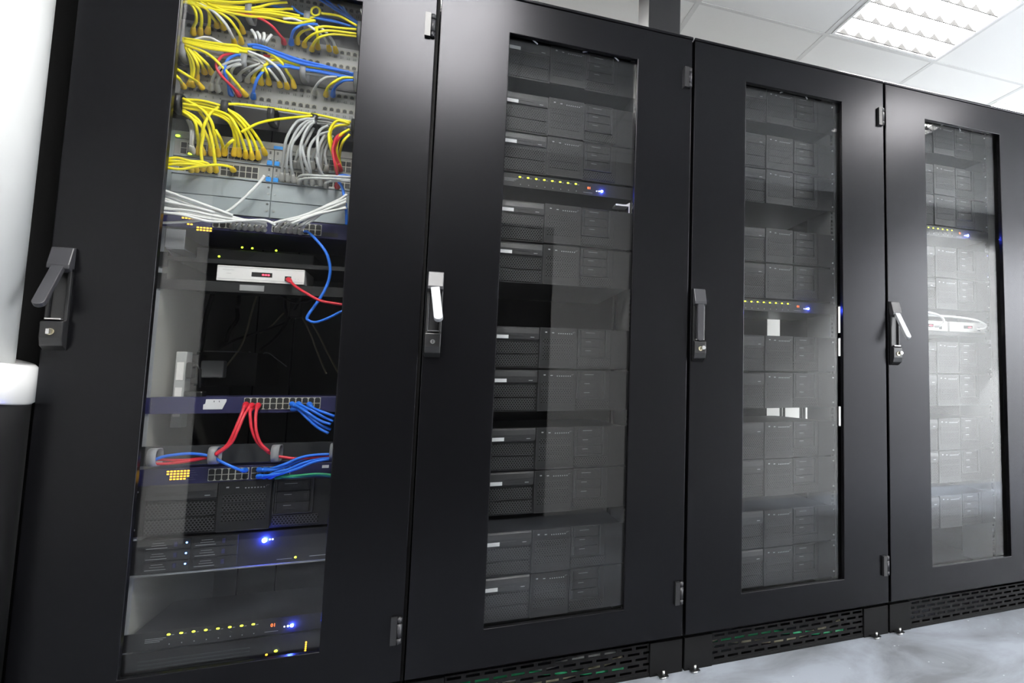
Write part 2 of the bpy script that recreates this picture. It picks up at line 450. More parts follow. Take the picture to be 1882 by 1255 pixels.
CLIPS = [[], [(980, 72, 35), (1080, 92, -25), (1130, 103, 40)], [(1452, 165, 8), (1480, 173, 60), (1440, 166, -30)], [(1735, 227, -20), (1763, 232, 70)]]
CABLABEL = ['first black cabinet beside the steel pipe, its glass door showing coloured cables',
            'second black cabinet from the steel pipe, white labelled servers behind its glass',
            'third black cabinet from the steel pipe, its door lever closed flat',
            'fourth and last black cabinet in the row from the steel pipe']
cabs = []
for k in range(4):
    c = thing('server_cabinet', CABLABEL[k], 'server cabinet', (k*P, 0, 0), 'black server cabinets in a row')
    cabs.append(c)
    f = MB()
    W = P-.004
    for (a, b) in ((.0, .05), (W-.05, W)):
        f.box(a, b, .032, .075, Z0, TOP-.012, 'frame_black'); 
        if not (k == 2 and a > .1 or k == 3 and a < .1): f.box(a, b, .95, 1.0, Z0, TOP-.012, 'frame_black')
    f.box(.05, W-.05, .032, .07, Z0, Z0+.05, 'frame_black'); f.box(.05, W-.05, .032, .07, TOP-.07, TOP-.012, 'frame_black')
    f.box(0, W, .032, 1.0, Z0-.012, Z0, 'frame_black')
    f.build('frame', c)
    box(0, W, .003, 1.0, TOP-.0115, TOP, 'powder_black').build('top_panel', c, None, .004, 3)
    sp = MB()
    for (a, b) in ((.001, .012), (W-.012, W-.001)):
        right = a > .1
        if k == 2 and right or k == 3 and not right:
            # side with cable openings
            zs = [Z0, .745, .83, 1.045, 1.125, 1.145, 1.265, TOP-.012]
            ys = [.076, .33, .40, .49, .72, .93, .945, .949]
            for i in range(0, 8, 2): sp.box(a, b, .076, .949, zs[i], zs[i+1], 'frame_black')
            for z0, z1, open_ in ((.745, .83, ((.33, .40), (.49, .71), (.72, .93))), (1.045, 1.125, ((.33, .40),)), (1.145, 1.265, ((.33, .40), (.42, .56)))):
                yy = .076
                for (p, q) in open_:
                    sp.box(a, b, yy, p, z0, z1, 'frame_black'); yy = q
                sp.box(a, b, yy, .938, z0, z1, 'frame_black')
        else:
            sp.box(a, b, .076, .949, Z0, TOP-.012, 'frame_black')
    sp.build('side_panel', c)
    if k < 2:
        rp = box(.012, W-.012, .985, .998, Z0, TOP-.012, 'rear_grey' if k == 0 else 'frame_black')
        if k == 0:
            for xx in (.215, .33): rp.box(xx-.002, xx+.002, .9835, .985, Z0, TOP-.012, 'frame_black')
        rp.build('rear_panel', c)
    if k == 2: box(.012, .735, .985, .998, Z0, TOP-.012, 'frame_black').build('rear_panel', c)
    # rails with square holes
    cx = .395
    for sgn in (-1, 1):
        r = MB(); key = 'rail_grey' if k == 0 else 'rail_dark'
        e0, e1 = cx+sgn*.2255, cx+sgn*.246
        lo, hi = min(e0, e1), max(e0, e1)
        hx0, hx1 = cx+sgn*.2325-.0045, cx+sgn*.2325+.0045
        r.box(lo, hx0, RY+.004, RY+.006, .15, 2.1, key); r.box(hx1, hi, RY+.004, RY+.006, .15, 2.1, key)
        z = .15
        while z < 2.09:
            r.box(hx0, hx1, RY+.004, RY+.006, z, z+.0068, key); z += .01588
        ix = cx+sgn*.2255
        r.box(min(ix, ix+sgn*.003), max(ix, ix+sgn*.003), RY+.006, RY+.20, .15, 2.1, 'inner_beige' if k == 0 else key)
        r.box(min(e1, e1-sgn*.002), max(e1, e1-sgn*.002), RY+.006, RY+.06, .15, 2.1, key)
        if k == 0 and sgn < 0: r.box(cx-.252, cx-.2275, RY+.0032, RY+.0039, .15, 2.1, 'rail_grey')
        r.build('mounting_rail', c)
    if k == 0:
        box(.02, .165, .34, .9, .15, 2.1, 'inner_beige').build('cable_channel', c)
    # plinth
    pl = MB()
    pl.box(.002, .098, .012, .06, .0, Z0-.013, 'frame_black'); pl.box(W-.108, W-.002, .012, .06, .0, Z0-.013, 'frame_black')
    pl.box(.098, W-.108, .016, .06, .0, .012, 'frame_black')
    pl.box(.002, .03, .06, .97, 0, Z0-.013, 'frame_black'); pl.box(W-.03, W-.002, .06, .97, 0, Z0-.013, 'frame_black'); pl.box(.03, W-.03, .94, .97, 0, Z0-.013, 'frame_black')
    po = pl.build('plinth', c, None, .0015)
    gr = MB(); gx0, gx1, gz0, gz1 = .1, W-.11, .0125, Z0-.0135
    rows = 5; ph = (gz1-gz0)/rows
    for i in range(rows+1):
        z = gz0+i*ph; gr.box(gx0, gx1, .018, .021, max(gz0, z-ph*.28), min(gz1, z+ph*.28), 'frame_black')
    for i in range(rows):
        z = gz0+i*ph; n = 12
        for q in range(n+1):
            xx = gx0 + (gx1-gx0)*(q + (.5 if i % 2 else 0))/n
            if xx < gx1+.001: gr.box(max(gx0, xx-.006), min(gx1, xx+.006), .0181, .0209, z+ph*.27, z+ph*.73, 'frame_black')
    gr.build('vent_grille', po)
    for xx in (.03, W-.07):
        ft = MB(); ft.cyl((xx, -.012), .011, 'z', .0, .006, 'steel', 16); ft.cyl((xx, -.012), .0045, 'z', .006, .022, 'steel', 6)
        ft.box(xx-.014, xx+.014, -.022, .014, .006, .0085, 'frame_black')
        ft.build('levelling_foot', po)
    # door
    d = MB()
    d.box(0, WA, 0, .022, Z0, Z1, 'powder_black'); d.box(D-WB, D, 0, .022, Z0, Z1, 'powder_black')
    d.box(WA, D-WB, 0, .022, Z0, Z0+WC, 'powder_black'); d.box(WA, D-WB, 0, .022, Z1-WD, Z1, 'powder_black')
    me = bmesh.new()
    do = None
    # one welded frame so that its bevel runs round the real edges only
    xs = [0, WA, D-WB, D]; zs = [Z0, Z0+WC, Z1-WD, Z1]
    d = MB(); vs = []; idx = {}
    for yi, yy in enumerate((0, .022)):
        for i in range(4):
            for j in range(4):
                idx[(yi, i, j)] = len(vs); vs.append((xs[i], yy, zs[j]))
    fs = []
    for i in range(3):
        for j in range(3):
            if (i, j) == (1, 1): continue
            fs.append(tuple(idx[(0, a, b)] for a, b in ((i, j), (i+1, j), (i+1, j+1), (i, j+1))))
            fs.append(tuple(idx[(1, a, b)] for a, b in ((i, j+1), (i+1, j+1), (i+1, j), (i, j))))
    def wallq(a, b): fs.append((idx[(0, *a)], idx[(1, *a)], idx[(1, *b)], idx[(0, *b)]))
    for i in range(3):
        wallq((i, 0), (i+1, 0)); wallq((i+1, 3), (i, 3)); wallq((0, i+1), (0, i)); wallq((3, i), (3, i+1))
    wallq((1, 1), (1, 2)); wallq((1, 2), (2, 2)); wallq((2, 2), (2, 1)); wallq((2, 1), (1, 1))
    d.add(vs, fs, 'powder_black')
    do = d.build('door', c, None, .0022, 3)
    box(WA-.004, D-WB+.004, .0225, .0265, Z0+WC-.004, Z1-WD+.004, 'smoked_glass').build('glass_pane', do)
    build_handle(do, k)
    for zz in (1.984, .252):
        hg = MB()
        hg.box(.7605, .7755, -.014, -.0005, zz-.036, zz+.036, 'plastic_black')
        hg.cyl((.781, -.008), .0065, 'z', zz-.034, zz-.021, 'lever_grey', 14); hg.cyl((.781, -.008), .0065, 'z', zz-.018, zz+.018, 'lever_grey', 14); hg.cyl((.781, -.008), .0065, 'z', zz+.021, zz+.034, 'lever_grey', 14)
        hg.cyl((.781, -.008), .0035, 'z', zz-.036, zz+.036, 'plastic_black', 10)
        hg.build('hinge', do)
    for (u, v, dg) in CLIPS[k]:
        p = at(u, v+2, .031) - Vector((k*P, 0, 0)); a = math.radians(dg); e = .017
        MB().tube([(p.x-e*math.cos(a), .031, p.z-.0+e*math.sin(a)), (p.x+e*math.cos(a), .031, p.z-e*math.sin(a))], .0023, 'clip_bright', 6).build('glazing_clip', do)

# ------------------------------------------------------------------ servers
SH = .1335
def make_server():
    t = thing('rack_server', 'x', 'server', (0, 0, 0), 'black rack servers with three drive bays')
    box(-.215, .215, .004, .50, .002, SH-.002, 'server_black').build('chassis', t)
    b = MB(); b.box(-.2135, .2135, .0, .0035, .001, SH-.001, 'server_black')
    b.box(.166, .2145, -.0015, 0, .002, SH-.002, 'server_black')
    b.build('front_panel', t)
    o = MB(); o.prism([(-.0005, .093), (-.008, .093), (-.009, .112), (-.0065, .127), (-.003, .1315), (-.0005, .1315)], 'x', -.2135, -.066, 'server_edge')
    o.box(-.2125, -.068, -.0015, 0, .0885, .0925, 'server_edge'); o.box(-.2, -.11, -.0099, -.0085, .1035, .1045, 'plastic_black'); o.box(-.092, -.08, -.0098, -.0085, .0985, .1005, 'mark_grey')
    od = o.build('optical_drive', t, None, .0008)
    box(-.197, -.158, -.0112, -.0099, .0935, .1045, 'chip_white').build('label_sticker', od)
    for z in (.047, .006):
        v = MB(); v.box(-.2115, -.068, -.0035, -.0004, z, z+.036, 'punched_black'); v.build('vent_panel', t, None, .0006)
    cb = MB()
    cb.box(-.0625, .0525, -.0085, -.0005, .0012, SH-.0012, 'server_black'); cb.box(-.062, .052, -.0092, -.0084, .0012, .0032, 'server_edge'); cb.box(-.0625, -.0612, -.0092, -.0084, .003, SH-.003, 'server_edge'); cb.box(.0512, .0525, -.0092, -.0084, .003, SH-.003, 'server_edge')
    co = cb.build('center_bezel', t, None, .0008)
    for z in (.078, .053, .028):
        box(-.053, .043, -.0098, -.0086, z, z+.0205, 'punched_black').build('vent_strip', co)
    mk = MB(); mk.box(-.047, -.041, -.0092, -.0086, .1155, .119, 'mark_grey'); mk.box(-.026, -.019, -.0092, -.0086, .1145, .117, 'mark_grey')
    for i in range(7): mk.box(-.006+i*.0068, -.003+i*.0068, -.0092, -.0086, .1125, .1155, 'mark_grey')
    mk.box(.041, .0475, -.0091, -.0086, .119, .1195, 'mark_grey'); mk.box(.041, .0415, -.0091, -.0086, .1155, .1195, 'mark_grey')
    mk.build('indicator_row', co)
    dc = MB()
    for (a, b_, z0, z1) in ((.0575, .0605, .0375, .1315), (.1475, .1505, .0375, .1315)): dc.box(a, b_, -.0075, -.0004, z0, z1, 'server_edge')
    dc.box(.0605, .1475, -.0074, -.0004, .0375, .0400, 'server_edge'); dc.box(.0605, .1475, -.0074, -.0004, .1292, .1315, 'server_edge'); dc.box(.0605, .1475, -.0012, -.0004, .04, .1292, 'jack_dark')
    dco = dc.build('drive_cage', t, None, .0006)
    for i in range(3):
        z = .0412+i*.0295
        q = MB(); q.box(.0665, .1415, -.0072, -.0013, z, z+.0275, 'drive_grey'); q.box(.0617, .0655, -.0068, -.0013, z, z+.027, 'server_edge')
        for j in range(3): q.box(.082, .112-(.006*j if i != 2 else 0), -.0078, -.0071, z+.0095+j*.0045, z+.0108+j*.0045, 'mark_grey' if j == 2 else 'server_edge')
        q.box(.128, .137, -.0078, -.0071, z+.006, z+.021, 'jack_dark')
        q.build('drive_bay', dco, None, .0007)
    v = MB(); v.box(.058, .164, -.0035, -.0004, .007, .033, 'punched_black'); v.build('vent_panel', t, None, .0006)
    for s in (-1, 1):
        e = MB(); a, b_ = sorted((s*.2146, s*.2413)); e.box(a, b_, -.0005, .003, .002, SH-.002, 'server_black')
        a, b_ = sorted((s*.2395, s*.2413)); e.box(a, b_, -.003, -.0005, .01, SH-.012, 'server_edge')
        for z in (.02, SH-.018): e.cyl((s*.2325, z), .0028, 'y', -.004, -.0005, 'steel', 10)
        e.build('ear', t)
    return t
proto = make_server()
BOT = [1.9285, 1.747, 1.611, 1.3835, 1.246, .973, .8345, .651, .515, .332, .197]
cabname = {1: 'second cabinet', 2: 'third cabinet', 3: 'last cabinet'}
first = True
def put_server(k, z, label):
    global first
    o = proto if first else copy_tree(proto); first = False
    o.location = (k*P+.395, RY, z); o['label'] = label
    return o
SEEN = {1: 'white labelled black server, %s from the top in the second cabinet', 2: 'black rack server, %s from the top in the third cabinet', 3: 'black rack server, %s from the top in the last cabinet'}
for k in (1, 2, 3):
    bots = BOT if k < 3 else BOT[:-1]
    for i, z in enumerate(bots):
        put_server(k, z, SEEN[k] % ORD[i])
o = put_server(0, .527, 'black server under the dark blue switches in the cable cabinet')
for c in o.children:
    for g_ in list(c.children):
        if g_.name.startswith('label_sticker'): bpy.data.objects.remove(g_)

# console switch with a row of eight lights
def make_kvm():
    t = thing('console_switch', 'x', 'console switch', (0, 0, 0), 'console switches with rows of yellow lights')
    b = MB(); b.box(-.2413, .2413, -.001, .003, .0005, .0435, 'plastic_black'); b.box(-.215, .215, .003, .3, .001, .043, 'plastic_black'); b.build('case', t)
    for i in range(8):
        x = -.143+i*.0253
        q = MB(); q.ball((x, -.0018, .0335), .0030, 'led_yellow', 8, .6, 1.3, .8); q.box(x+.006, x+.011, -.0018, -.0009, .031, .0325, 'mark_grey'); q.build('port_light', t)
        q = MB(); q.cyl((x+.0025, .0195), .0028, 'y', -.003, -.001, 'drive_grey', 10); q.box(x+.0015, x+.0035, -.0018, -.0009, .008, .0105, 'mark_grey'); q.build('port_button', t)
    q = MB(); q.box(.071, .086, -.0016, -.001, .018, .0315, 'jack_dark'); q.text('01', .0785, -.0018, .0247, .012, 'led_orange'); q.build('digit_display', t)
    q = MB(); q.ball((.121, -.0045, .0185), .0036, 'led_blue', 10); q.build('power_light', t)
    q = MB(); q.ball((.112, -.002, .0178), .0024, 'led_white', 8); q.ball((.104, -.002, .0175), .0016, 'led_white', 8); q.build('status_light', t)
    q = MB()
    for j in range(3): q.box(-.19, -.16+.006*j, -.0016, -.0009, .018+j*.004, .019+j*.004, 'mark_grey')
    q.box(.06, .09, -.0016, -.0009, .0085, .0093, 'mark_grey')
    q.build('printed_legend', t)
    return t
kv = make_kvm()
for i, (k, z, l) in enumerate(((0, .2445, 'console switch with yellow lights near the foot of the cable cabinet'), (1, 1.5615, 'console switch with yellow lights in the second cabinet'), (2, 1.197, 'console switch with yellow lights in the third cabinet'), (3, 1.563, 'console switch with faint lights in the last cabinet'))):
    o = kv if i == 0 else copy_tree(kv)
    o.location = (k*P+.395, RY-.001, z); o['label'] = l

# plain shelves that fill the gaps below groups of servers
def shelf(k, z, label, d=.45, key='shelf_black', lip=.018):
    t = MB(); t.box(-.214, .214, .004, d, z-.003, z, key); t.box(-.214, .214, 0, .003, z-lip, z, key)
    for s in (-1, 1): a, b = sorted((s*.214, s*.2413)); t.box(a, b, 0, .003, z-.03, z+.01, key)
    o = t.build('rack_shelf', None, (k*P+.395, RY-.0006, 0)); tag(o, label, 'shelf', 'sheet metal shelves in the cabinets')
shelf(3, 1.152, 'metal shelf under the two white boxes in the last cabinet')

# white network boxes
def make_white():
    t = thing('white_network_box', 'x', 'network box', (0, 0, 0), 'white network boxes with red displays')
    b = MB(); b.box(-.1, .1, 0, .15, 0, .0425, 'device_white'); b.build('case', t, None, .0015)
    l = MB()
    for z in (.0385, .0055): l.box(-.0985, .0985, -.0006, .0002, z, z+.0008, 'device_line')
    l.box(-.088, -.062, -.0006, .0002, .0305, .0312, 'device_line'); l.box(-.078, -.068, -.0006, .0002, .0205, .0212, 'device_line')
    for x in (.055, .065, .078, .085): l.box(x, x+.001, -.0006, .0002, .0135, .0155, 'device_line')
    l.build('printed_lines', t)
    d = MB(); d.box(-.0225, .0245, -.0012, .0003, .0155, .028, 'jack_dark')
    d.build('display_window', t)
    q = MB()
    for i in range(3): q.ball((.004+i*.0062, -.0016, .0215), .0022, 'led_red', 8, .5, 1.2, 1)
    q.build('red_digits', t)
    j = MB(); j.box(.054, .069, -.001, .0003, .0075, .0215, 'jack_dark'); j.build('port', t)
    return t
wb = make_white()
wb['label'] = 'white network box with a red display above the open gap in the cable cabinet'; wb.location = (.3875, RY-.004, 1.2025)
for x, l in ((2.700, 'white box on the shelf of the last cabinet, half hidden by the door frame'), (2.912, 'white box on the shelf of the last cabinet, red display showing')):
    o = copy_tree(wb); o.location = (x, RY+.004, 1.153); o['label'] = l

# ------------------------------------------------------------------ cable cabinet: panels and switches
CX = .395
def jack_x(n): return .399 + (n-13)*.0164 + .0105*math.floor((n-13)/6)
def patch_panel(zrows, z0, z1, label):
    t = thing('patch_bay', label, 'patch panel', (CX, RY, z0), 'grey numbered patch panels')
    L = lambda v: v-CX
    b = MB(); b.box(-.2413, .2413, -.002, .003, 0, z1-z0, 'panel_face'); b.box(-.215, .215, .003, .06, .004, z1-z0-.004, 'panel_grey')
    b.build('face_plate', t, None, .0006)
    num = MB()
    for zr in zrows:
        for n in range(1, 25):
            x = L(jack_x(n))
            j = MB(); zz = zr-z0
            j.box(x-.0066, x+.0066, -.0035, -.0015, zz-.0062, zz+.0062, 'jack_metal'); j.box(x-.0048, x+.0048, -.0042, -.003, zz-.0048, zz+.0028, 'jack_dark')
            j.box(x-.0022, x+.0022, -.0042, -.003, zz+.0028, zz+.0048, 'jack_dark')
            j.build('port', t)
            num.text(str(n), x, -.0028, zz-.0165, .0095, 'ink_grey')
    num.build('port_numbers', t)
    return t
patch_panel([2.085, 2.042], 2.007, 2.099, 'topmost grey patch panel, cut by the window edge of the first door')
patch_panel([1.907, 1.864], 1.833, 1.922, 'grey patch panel between the two grey ring cable guides')
patch_panel([1.772, 1.728], 1.697, 1.786, 'grey patch panel just above the black ring cable guide')

def ring_mesh(key, w=.042, h=.062, depth=.075, wide=.013, disc=True):
    r = MB(); n = 20
    pts = []
    for i in range(n):
        a = 2*PI*i/n
        cx_, cz_ = math.cos(a), math.sin(a)
        pts.append((-depth/2 + math.copysign(abs(cx_)**.6, cx_)*depth/2, math.copysign(abs(cz_)**.75, cz_)*h/2))
    vs = []
    for x, sc in ((-wide/2, 1), (wide/2, 1), (wide/2, .84), (-wide/2, .84)):
        for (y, z) in pts: vs.append((x, (y+depth/2)*sc-depth/2, z*sc))
    fs = [(a*n+i, a*n+(i+1) % n, ((a+1) % 4)*n+(i+1) % n, ((a+1) % 4)*n+i) for a in range(4) for i in range(n)]
    r.add(vs, fs, key, True)
    return r
def manager(z, h, xs, key, barkey, label, group, rh=.062, depth=.07, wide=.014):
    t = thing('cable_guide', label, 'cable guide', (CX, RY, z), group)
    b = MB(); b.box(-.2413, .2413, -.001, .0025, -h/2, h/2, barkey); b.build('back_bar', t)
    first_ = None
    for x in xs:
        o = ring_mesh(key, h=rh, depth=depth, wide=wide).build('ring', t, (x-CX, -.001, 0)) if first_ is None else None
        if first_ is None: first_ = o
        else:
            o = first_.copy(); COL.objects.link(o); o.parent = t; o.location = (x-CX, -.001, 0)
    return t
GG = 'ring cable guides in the cable cabinet'
manager(1.962, .085, (.190, .323, .458, .590), 'ring_grey', 'ring_black', 'black bar with grey rings holding the topmost yellow cable bundle', GG)
manager(1.812, .044, (.190, .322, .458, .588), 'ring_grey', 'ring_black', 'bar with grey rings holding mixed cables between two patch panels', GG, .052)
manager(1.668, .056, (.188, .290, .393, .493, .592), 'ring_black', 'ring_black', 'bar with black rings holding a single long yellow cable', GG, .05, .075, .016)
manager(.733, .05, (.200, .323, .458, .592), 'ring_grey', 'device_black', 'bar with grey rings holding red and blue cables', GG, .046, .06, .018)

# big grey chassis switch
ch = thing('chassis_switch', 'large pale grey chassis switch with yellow and grey cables in its modules', 'network switch', (CX, RY, 1.386))
b = MB(); b.box(-.2413, -.222, -.0015, .003, 0, .22, 'chassis_grey'); b.box(.222, .2413, -.0015, .003, 0, .22, 'chassis_grey'); b.box(-.222, .222, .004, .38, 0, .22, 'chassis_grey')
b.build('case', ch)
b = MB(); b.box(-.222, .222, -.004, .004, .1995, .22, 'chassis_strip')
b.build('top_strip', ch, None, .0008)
box(-.002, .022, -.0048, -.004, .2015, .2105, 'tag_blue').build('blue_tag', ch)
for (zb, zt) in ((.150, .1985), (.1025, .149)):
    for s in (-1, 1):
        x0, x1 = (-.222, -.0008) if s < 0 else (.0008, .222)
        mo = MB(); mo.box(x0, x1, -.003, .004, zb, zt, 'chassis_strip'); mo.box(x0, x1, -.007, -.003, zb, zb+.004, 'chassis_grey')
        mobj = mo.build('switch_module', ch, None, .0006)
        blocks = ((-.208, 6), (-.118, 6)) if s < 0 else ((.028, 6), (.118, 6))
        zc = (zb+zt)/2
        for (bx, n) in blocks:
            pf = MB(); pf.box(bx-.001, bx+n*.0141+.001, -.0052, -.0028, zc-.0185, zc+.0165, 'port_frame')
            for i in range(n):
                for r_ in (0, 1):
                    z_ = zc-.0165+r_*.0167
                    pf.box(bx+i*.0141+.0010, bx+i*.0141+.0131, -.0062, -.005, z_, z_+.0145, 'jack_dark')
            pf.build('port_block', mobj)
        lt = MB(); lx = -.0085 if s < 0 else .0085
        lt.box(lx-.0058, lx+.0058, -.010, -.003, zb+.002, zb+.0145, 'tag_blue'); lt.cyl((lx, zb+.02), .0022, 'y', -.007, -.003, 'steel', 10)
        lt.build('latch_tab', mobj, None, .0008)
        MB().box(lx-.0025, lx+.0015, -.0036, -.003, zt-.013, zt-.005, 'ink_grey').build('printed_mark', mobj)
for (zb, zt) in ((.0505, .1005), (.002, .0485)):
    for s in (-1, 1):
        x0, x1 = (-.222, -.0012) if s < 0 else (.0012, .222)
        q = MB(); q.box(x0, x1, -.003, .004, zb, zt, 'chassis_grey')
        qo = q.build('blank_plate', ch, None, .0008)
        sc = MB(); lx = -.0075 if s < 0 else .0085
        sc.cyl((lx, zb+.019), .0028, 'y', -.0052, -.0028, 'steel', 12)
        if s < 0: sc.cyl((lx, zb+.038), .003, 'y', -.0035, -.0028, 'ink_grey', 12)
        sc.build('captive_screw', qo)
lg = MB()
for cx_, cy_ in ((225, 430), (335, 590)):
    p = cat('B', cx_, cy_, .124); lg.ball((p.x-CX, -.006, p.z-1.386), .004, 'led_green', 8, .5, 1.3, .8)
lg.build('status_light', ch)

# dark blue switches
def navy(z, label, tall=.044):
    t = thing('network_switch', label, 'network switch', (CX, RY, z), 'dark blue network switches')
    b = MB(); b.box(-.222, .222, -.003, .30, 0, tall, 'navy'); b.build('case', t, None, .001)
    for s in (-1, 1):
        a, c_ = sorted((s*.2225, s*.2413)); box(a, c_, -.0015, .002, .001, tall-.001, 'navy').build('ear', t)
    return t
def ports(t, x0, n, zc, key='port_frame', pitch=.01465):
    pf = MB(); pf.box(x0, x0+n*pitch, -.0055, -.0028, zc-.016, zc+.016, key)
    for i in range(n):
        for r_ in (0, 1):
            xx = x0+i*pitch; z_ = zc-.0152+r_*.0162
            pf.prism([(xx+.0012, z_+(.003 if r_ == 0 else 0)), (xx+.0042, z_), (xx+pitch-.0042, z_), (xx+pitch-.0012, z_+(.003 if r_ == 0 else 0)), (xx+pitch-.0012, z_+.0142-(0 if r_ == 0 else .003)), (xx+pitch-.004, z_+.0142), (xx+.004, z_+.0142), (xx+.0012, z_+.0142-(0 if r_ == 0 else .003))], 'y', -.0064, -.005, 'jack_dark')
    return pf.build('port_block', t)
def led_block(t, x0, zt, rows, key='led_amber'):
    for r_, (a, n) in enumerate(rows):
        q = MB()
        for i in range(n):
            xx = x0+(a+i)*.0070
            q.box(xx, xx+.0046, -.0040, -.0028, zt-r_*.0068-.0036, zt-r_*.0068, key)
        q.build('light_row', t)
    q = MB()
    for r_ in range(5): q.box(x0+.04, x0+.056+.004*(r_ % 3), -.0034, -.0028, zt-.002-r_*.0058, zt-.0012-r_*.0058, 'navy_line')
    q.build('printed_lines', t)
n1 = navy(1.341, 'dark blue switch with grey cables under the pale chassis switch')
ports(n1, -.125, 8, .0225); ports(n1, .008, 8, .0225)
p = cat('C', 285, 95); led_block(n1, p.x-CX, .0415, [(0, 1), (2, 3), (1, 8)]); 
p = cat('C', 362, 140); led_block(n1, p.x-CX, p.z-1.341+.004, [(0, 2), (0, 2), (3, 5), (3, 5)])
box(.128, .166, -.004, -.0028, .006, .018, 'jack_dark').build('module_slot', n1)
n2 = navy(.8415, 'dark blue switch with red and blue cables and a white label')
ports(n2, -.024, 12, .0255)
q = MB(); q.prism([(-.112, .011), (-.112, .024), (-.108, .026), (-.107, .038), (-.063, .038), (-.063, .032), (-.067, .022), (-.071, .011)], 'y', -.0045, -.003, 'chip_white'); q.box(-.09, -.0885, -.0048, -.0043, .030, .034, 'ink_grey'); q.box(-.079, -.0775, -.0048, -.0043, .030, .034, 'ink_grey'); q.build('label_sticker', n2)
n3 = navy(.6565, 'lowest dark blue switch, beneath the red and blue cable guide')
ports(n3, -.089, 6, .0225); ports(n3, .004, 6, .0225)
p = cat('D', 303, 1105); led_block(n3, p.x-CX, .0375, [(0, 7), (0, 7), (1, 6), (1, 5)])
box(.166, .182, -.0042, -.003, .028, .036, 'chip_white').build('label_sticker', n3)

# modem on its shelf
md = thing('router_box', 'black router with small green lights on a black shelf', 'router', (.36, .20, 1.262))
b = MB(); b.box(-.14, .135, 0, .2, .002, .040, 'device_black'); b.build('case', md, None, .003)
b = MB(); b.prism([(-.10, .034), (.0, .034), (-.03, .006), (-.10, .006)], 'y', -.0012, .0, 'plastic_black'); b.build('front_inset', md)
q = MB()
for cx_, cy_ in ((640, 440), (845, 360), (935, 368), (1147, 388)):
    p = cat('C', cx_, cy_, .197); q.ball((p.x-.36, -.003, p.z-1.262), .0028, 'led_green', 8)
q.build('status_light', md)
shelf(0, 1.2615, 'black shelf carrying the black router in the cable cabinet', .35, 'shelf_black', .012)
sb = MB(); sb.box(-.214, .214, .004, .32, 1.196, 1.2, 'shelf_black'); sb.box(-.214, .214, 0, .003, 1.172, 1.2, 'shelf_black')
for s in (-1, 1): a, b_ = sorted((s*.214, s*.2413)); sb.box(a, b_, 0, .003, 1.172, 1.215, 'shelf_black')
sb.box(-.055, .0, -.0012, 0, 1.178, 1.194, 'device_line')
o = sb.build('rack_shelf', None, (CX, RY-.0004, 0)); tag(o, 'black shelf carrying the white network box in the cable cabinet', 'shelf', 'sheet metal shelves in the cabinets')

# support bracket below the chassis at the pipe side
br = MB()
pts = [(.134, 1.336), (.134, 1.285), (.20, 1.268), (.285, 1.262), (.30, 1.268), (.30, 1.275), (.24, 1.30), (.20, 1.336)]
br.prism(pts, 'x', .1705, .1735, 'rail_grey'); br.box(.1735, .212, .134, .30, 1.2815, 1.285, 'rail_grey'); br.box(.1705, .212, .1325, .1355, 1.285, 1.336, 'rail_grey')
tag(br.build('support_bracket', None, None, .001), 'grey metal bracket under the chassis switch by the mounting rail', 'bracket')

# end of a support rail that shows beside the gap in the second cabinet
sr = MB(); p = at(1132, 371, RY+.002); q_ = at(1161, 392, RY+.002)
sr.box(p.x, q_.x-.012, RY+.001, RY+.06, p.z-.012, p.z-.006, 'clip_bright'); sr.prism([(q_.x-.03, p.z-.012), (q_.x-.008, p.z+.002), (q_.x-.008, q_.z), (q_.x-.012, q_.z), (q_.x-.012, p.z-.012)], 'y', RY-.001, RY+.0015, 'clip_bright')
tag(sr.build('support_bracket', None, None, None), 'small bright metal bracket by the rail below the lights in the second cabinet', 'bracket')

# small server with blue light
s2 = thing('storage_server', 'flat server with six drive slots and a glowing blue power light', 'server', (CX, RY, .433))
H2 = .088
b = MB(); b.box(-.215, .215, .002, .5, 0, H2, 'server_black'); b.box(-.2413, .2413, -.001, .002, .001, H2-.001, 'server_black'); b.build('chassis', s2)
box(-.2413, .2413, -.012, -.001, -.0035, -.0005, 'shelf_silver').build('front_lip', s2)
for cxx in (-.205, -.105):
    for r_ in range(3):
        z = .006+r_*.027
        q = MB(); q.box(cxx, cxx+.092, -.006, -.001, z, z+.0245, 'drive_grey'); q.box(cxx+.002, cxx+.045, -.0068, -.006, z+.004, z+.0052, 'mark_grey'); q.box(cxx+.012, cxx+.042, -.0066, -.006, z+.011, z+.0118, 'mark_grey'); q.box(cxx+.014, cxx+.038, -.0066, -.006, z+.017, z+.0178, 'mark_grey')
        qo = q.build('drive_bay', s2, None, .0006)
        q = MB(); q.box(cxx+.058, cxx+.065, -.0075, -.006, z+.006, z+.018, 'navy'); q.build('release_button', qo, None, .0006)
        if cxx < -.15: MB().ball((cxx+.084, -.0075, z+.0145), .0022, 'led_blue_small', 8).build('drive_light', qo)
q = MB(); q.ball((.045, -.006, .064), .0055, 'led_blue', 10); q.build('power_light', s2)
q = MB(); q.ball((.057, -.003, .065), .0018, 'led_white', 8); q.ball((.063, -.003, .065), .0018, 'led_white', 8); q.ball((.118, -.003, .0115), .0028, 'led_yellow', 8); q.build('status_light', s2)
q = MB(); q.box(.15, .2, -.0016, -.0009, .0105, .012, 'mark_grey'); q.box(.075, .11, -.0016, -.0009, .009, .0098, 'mark_grey'); q.build('printed_legend', s2)

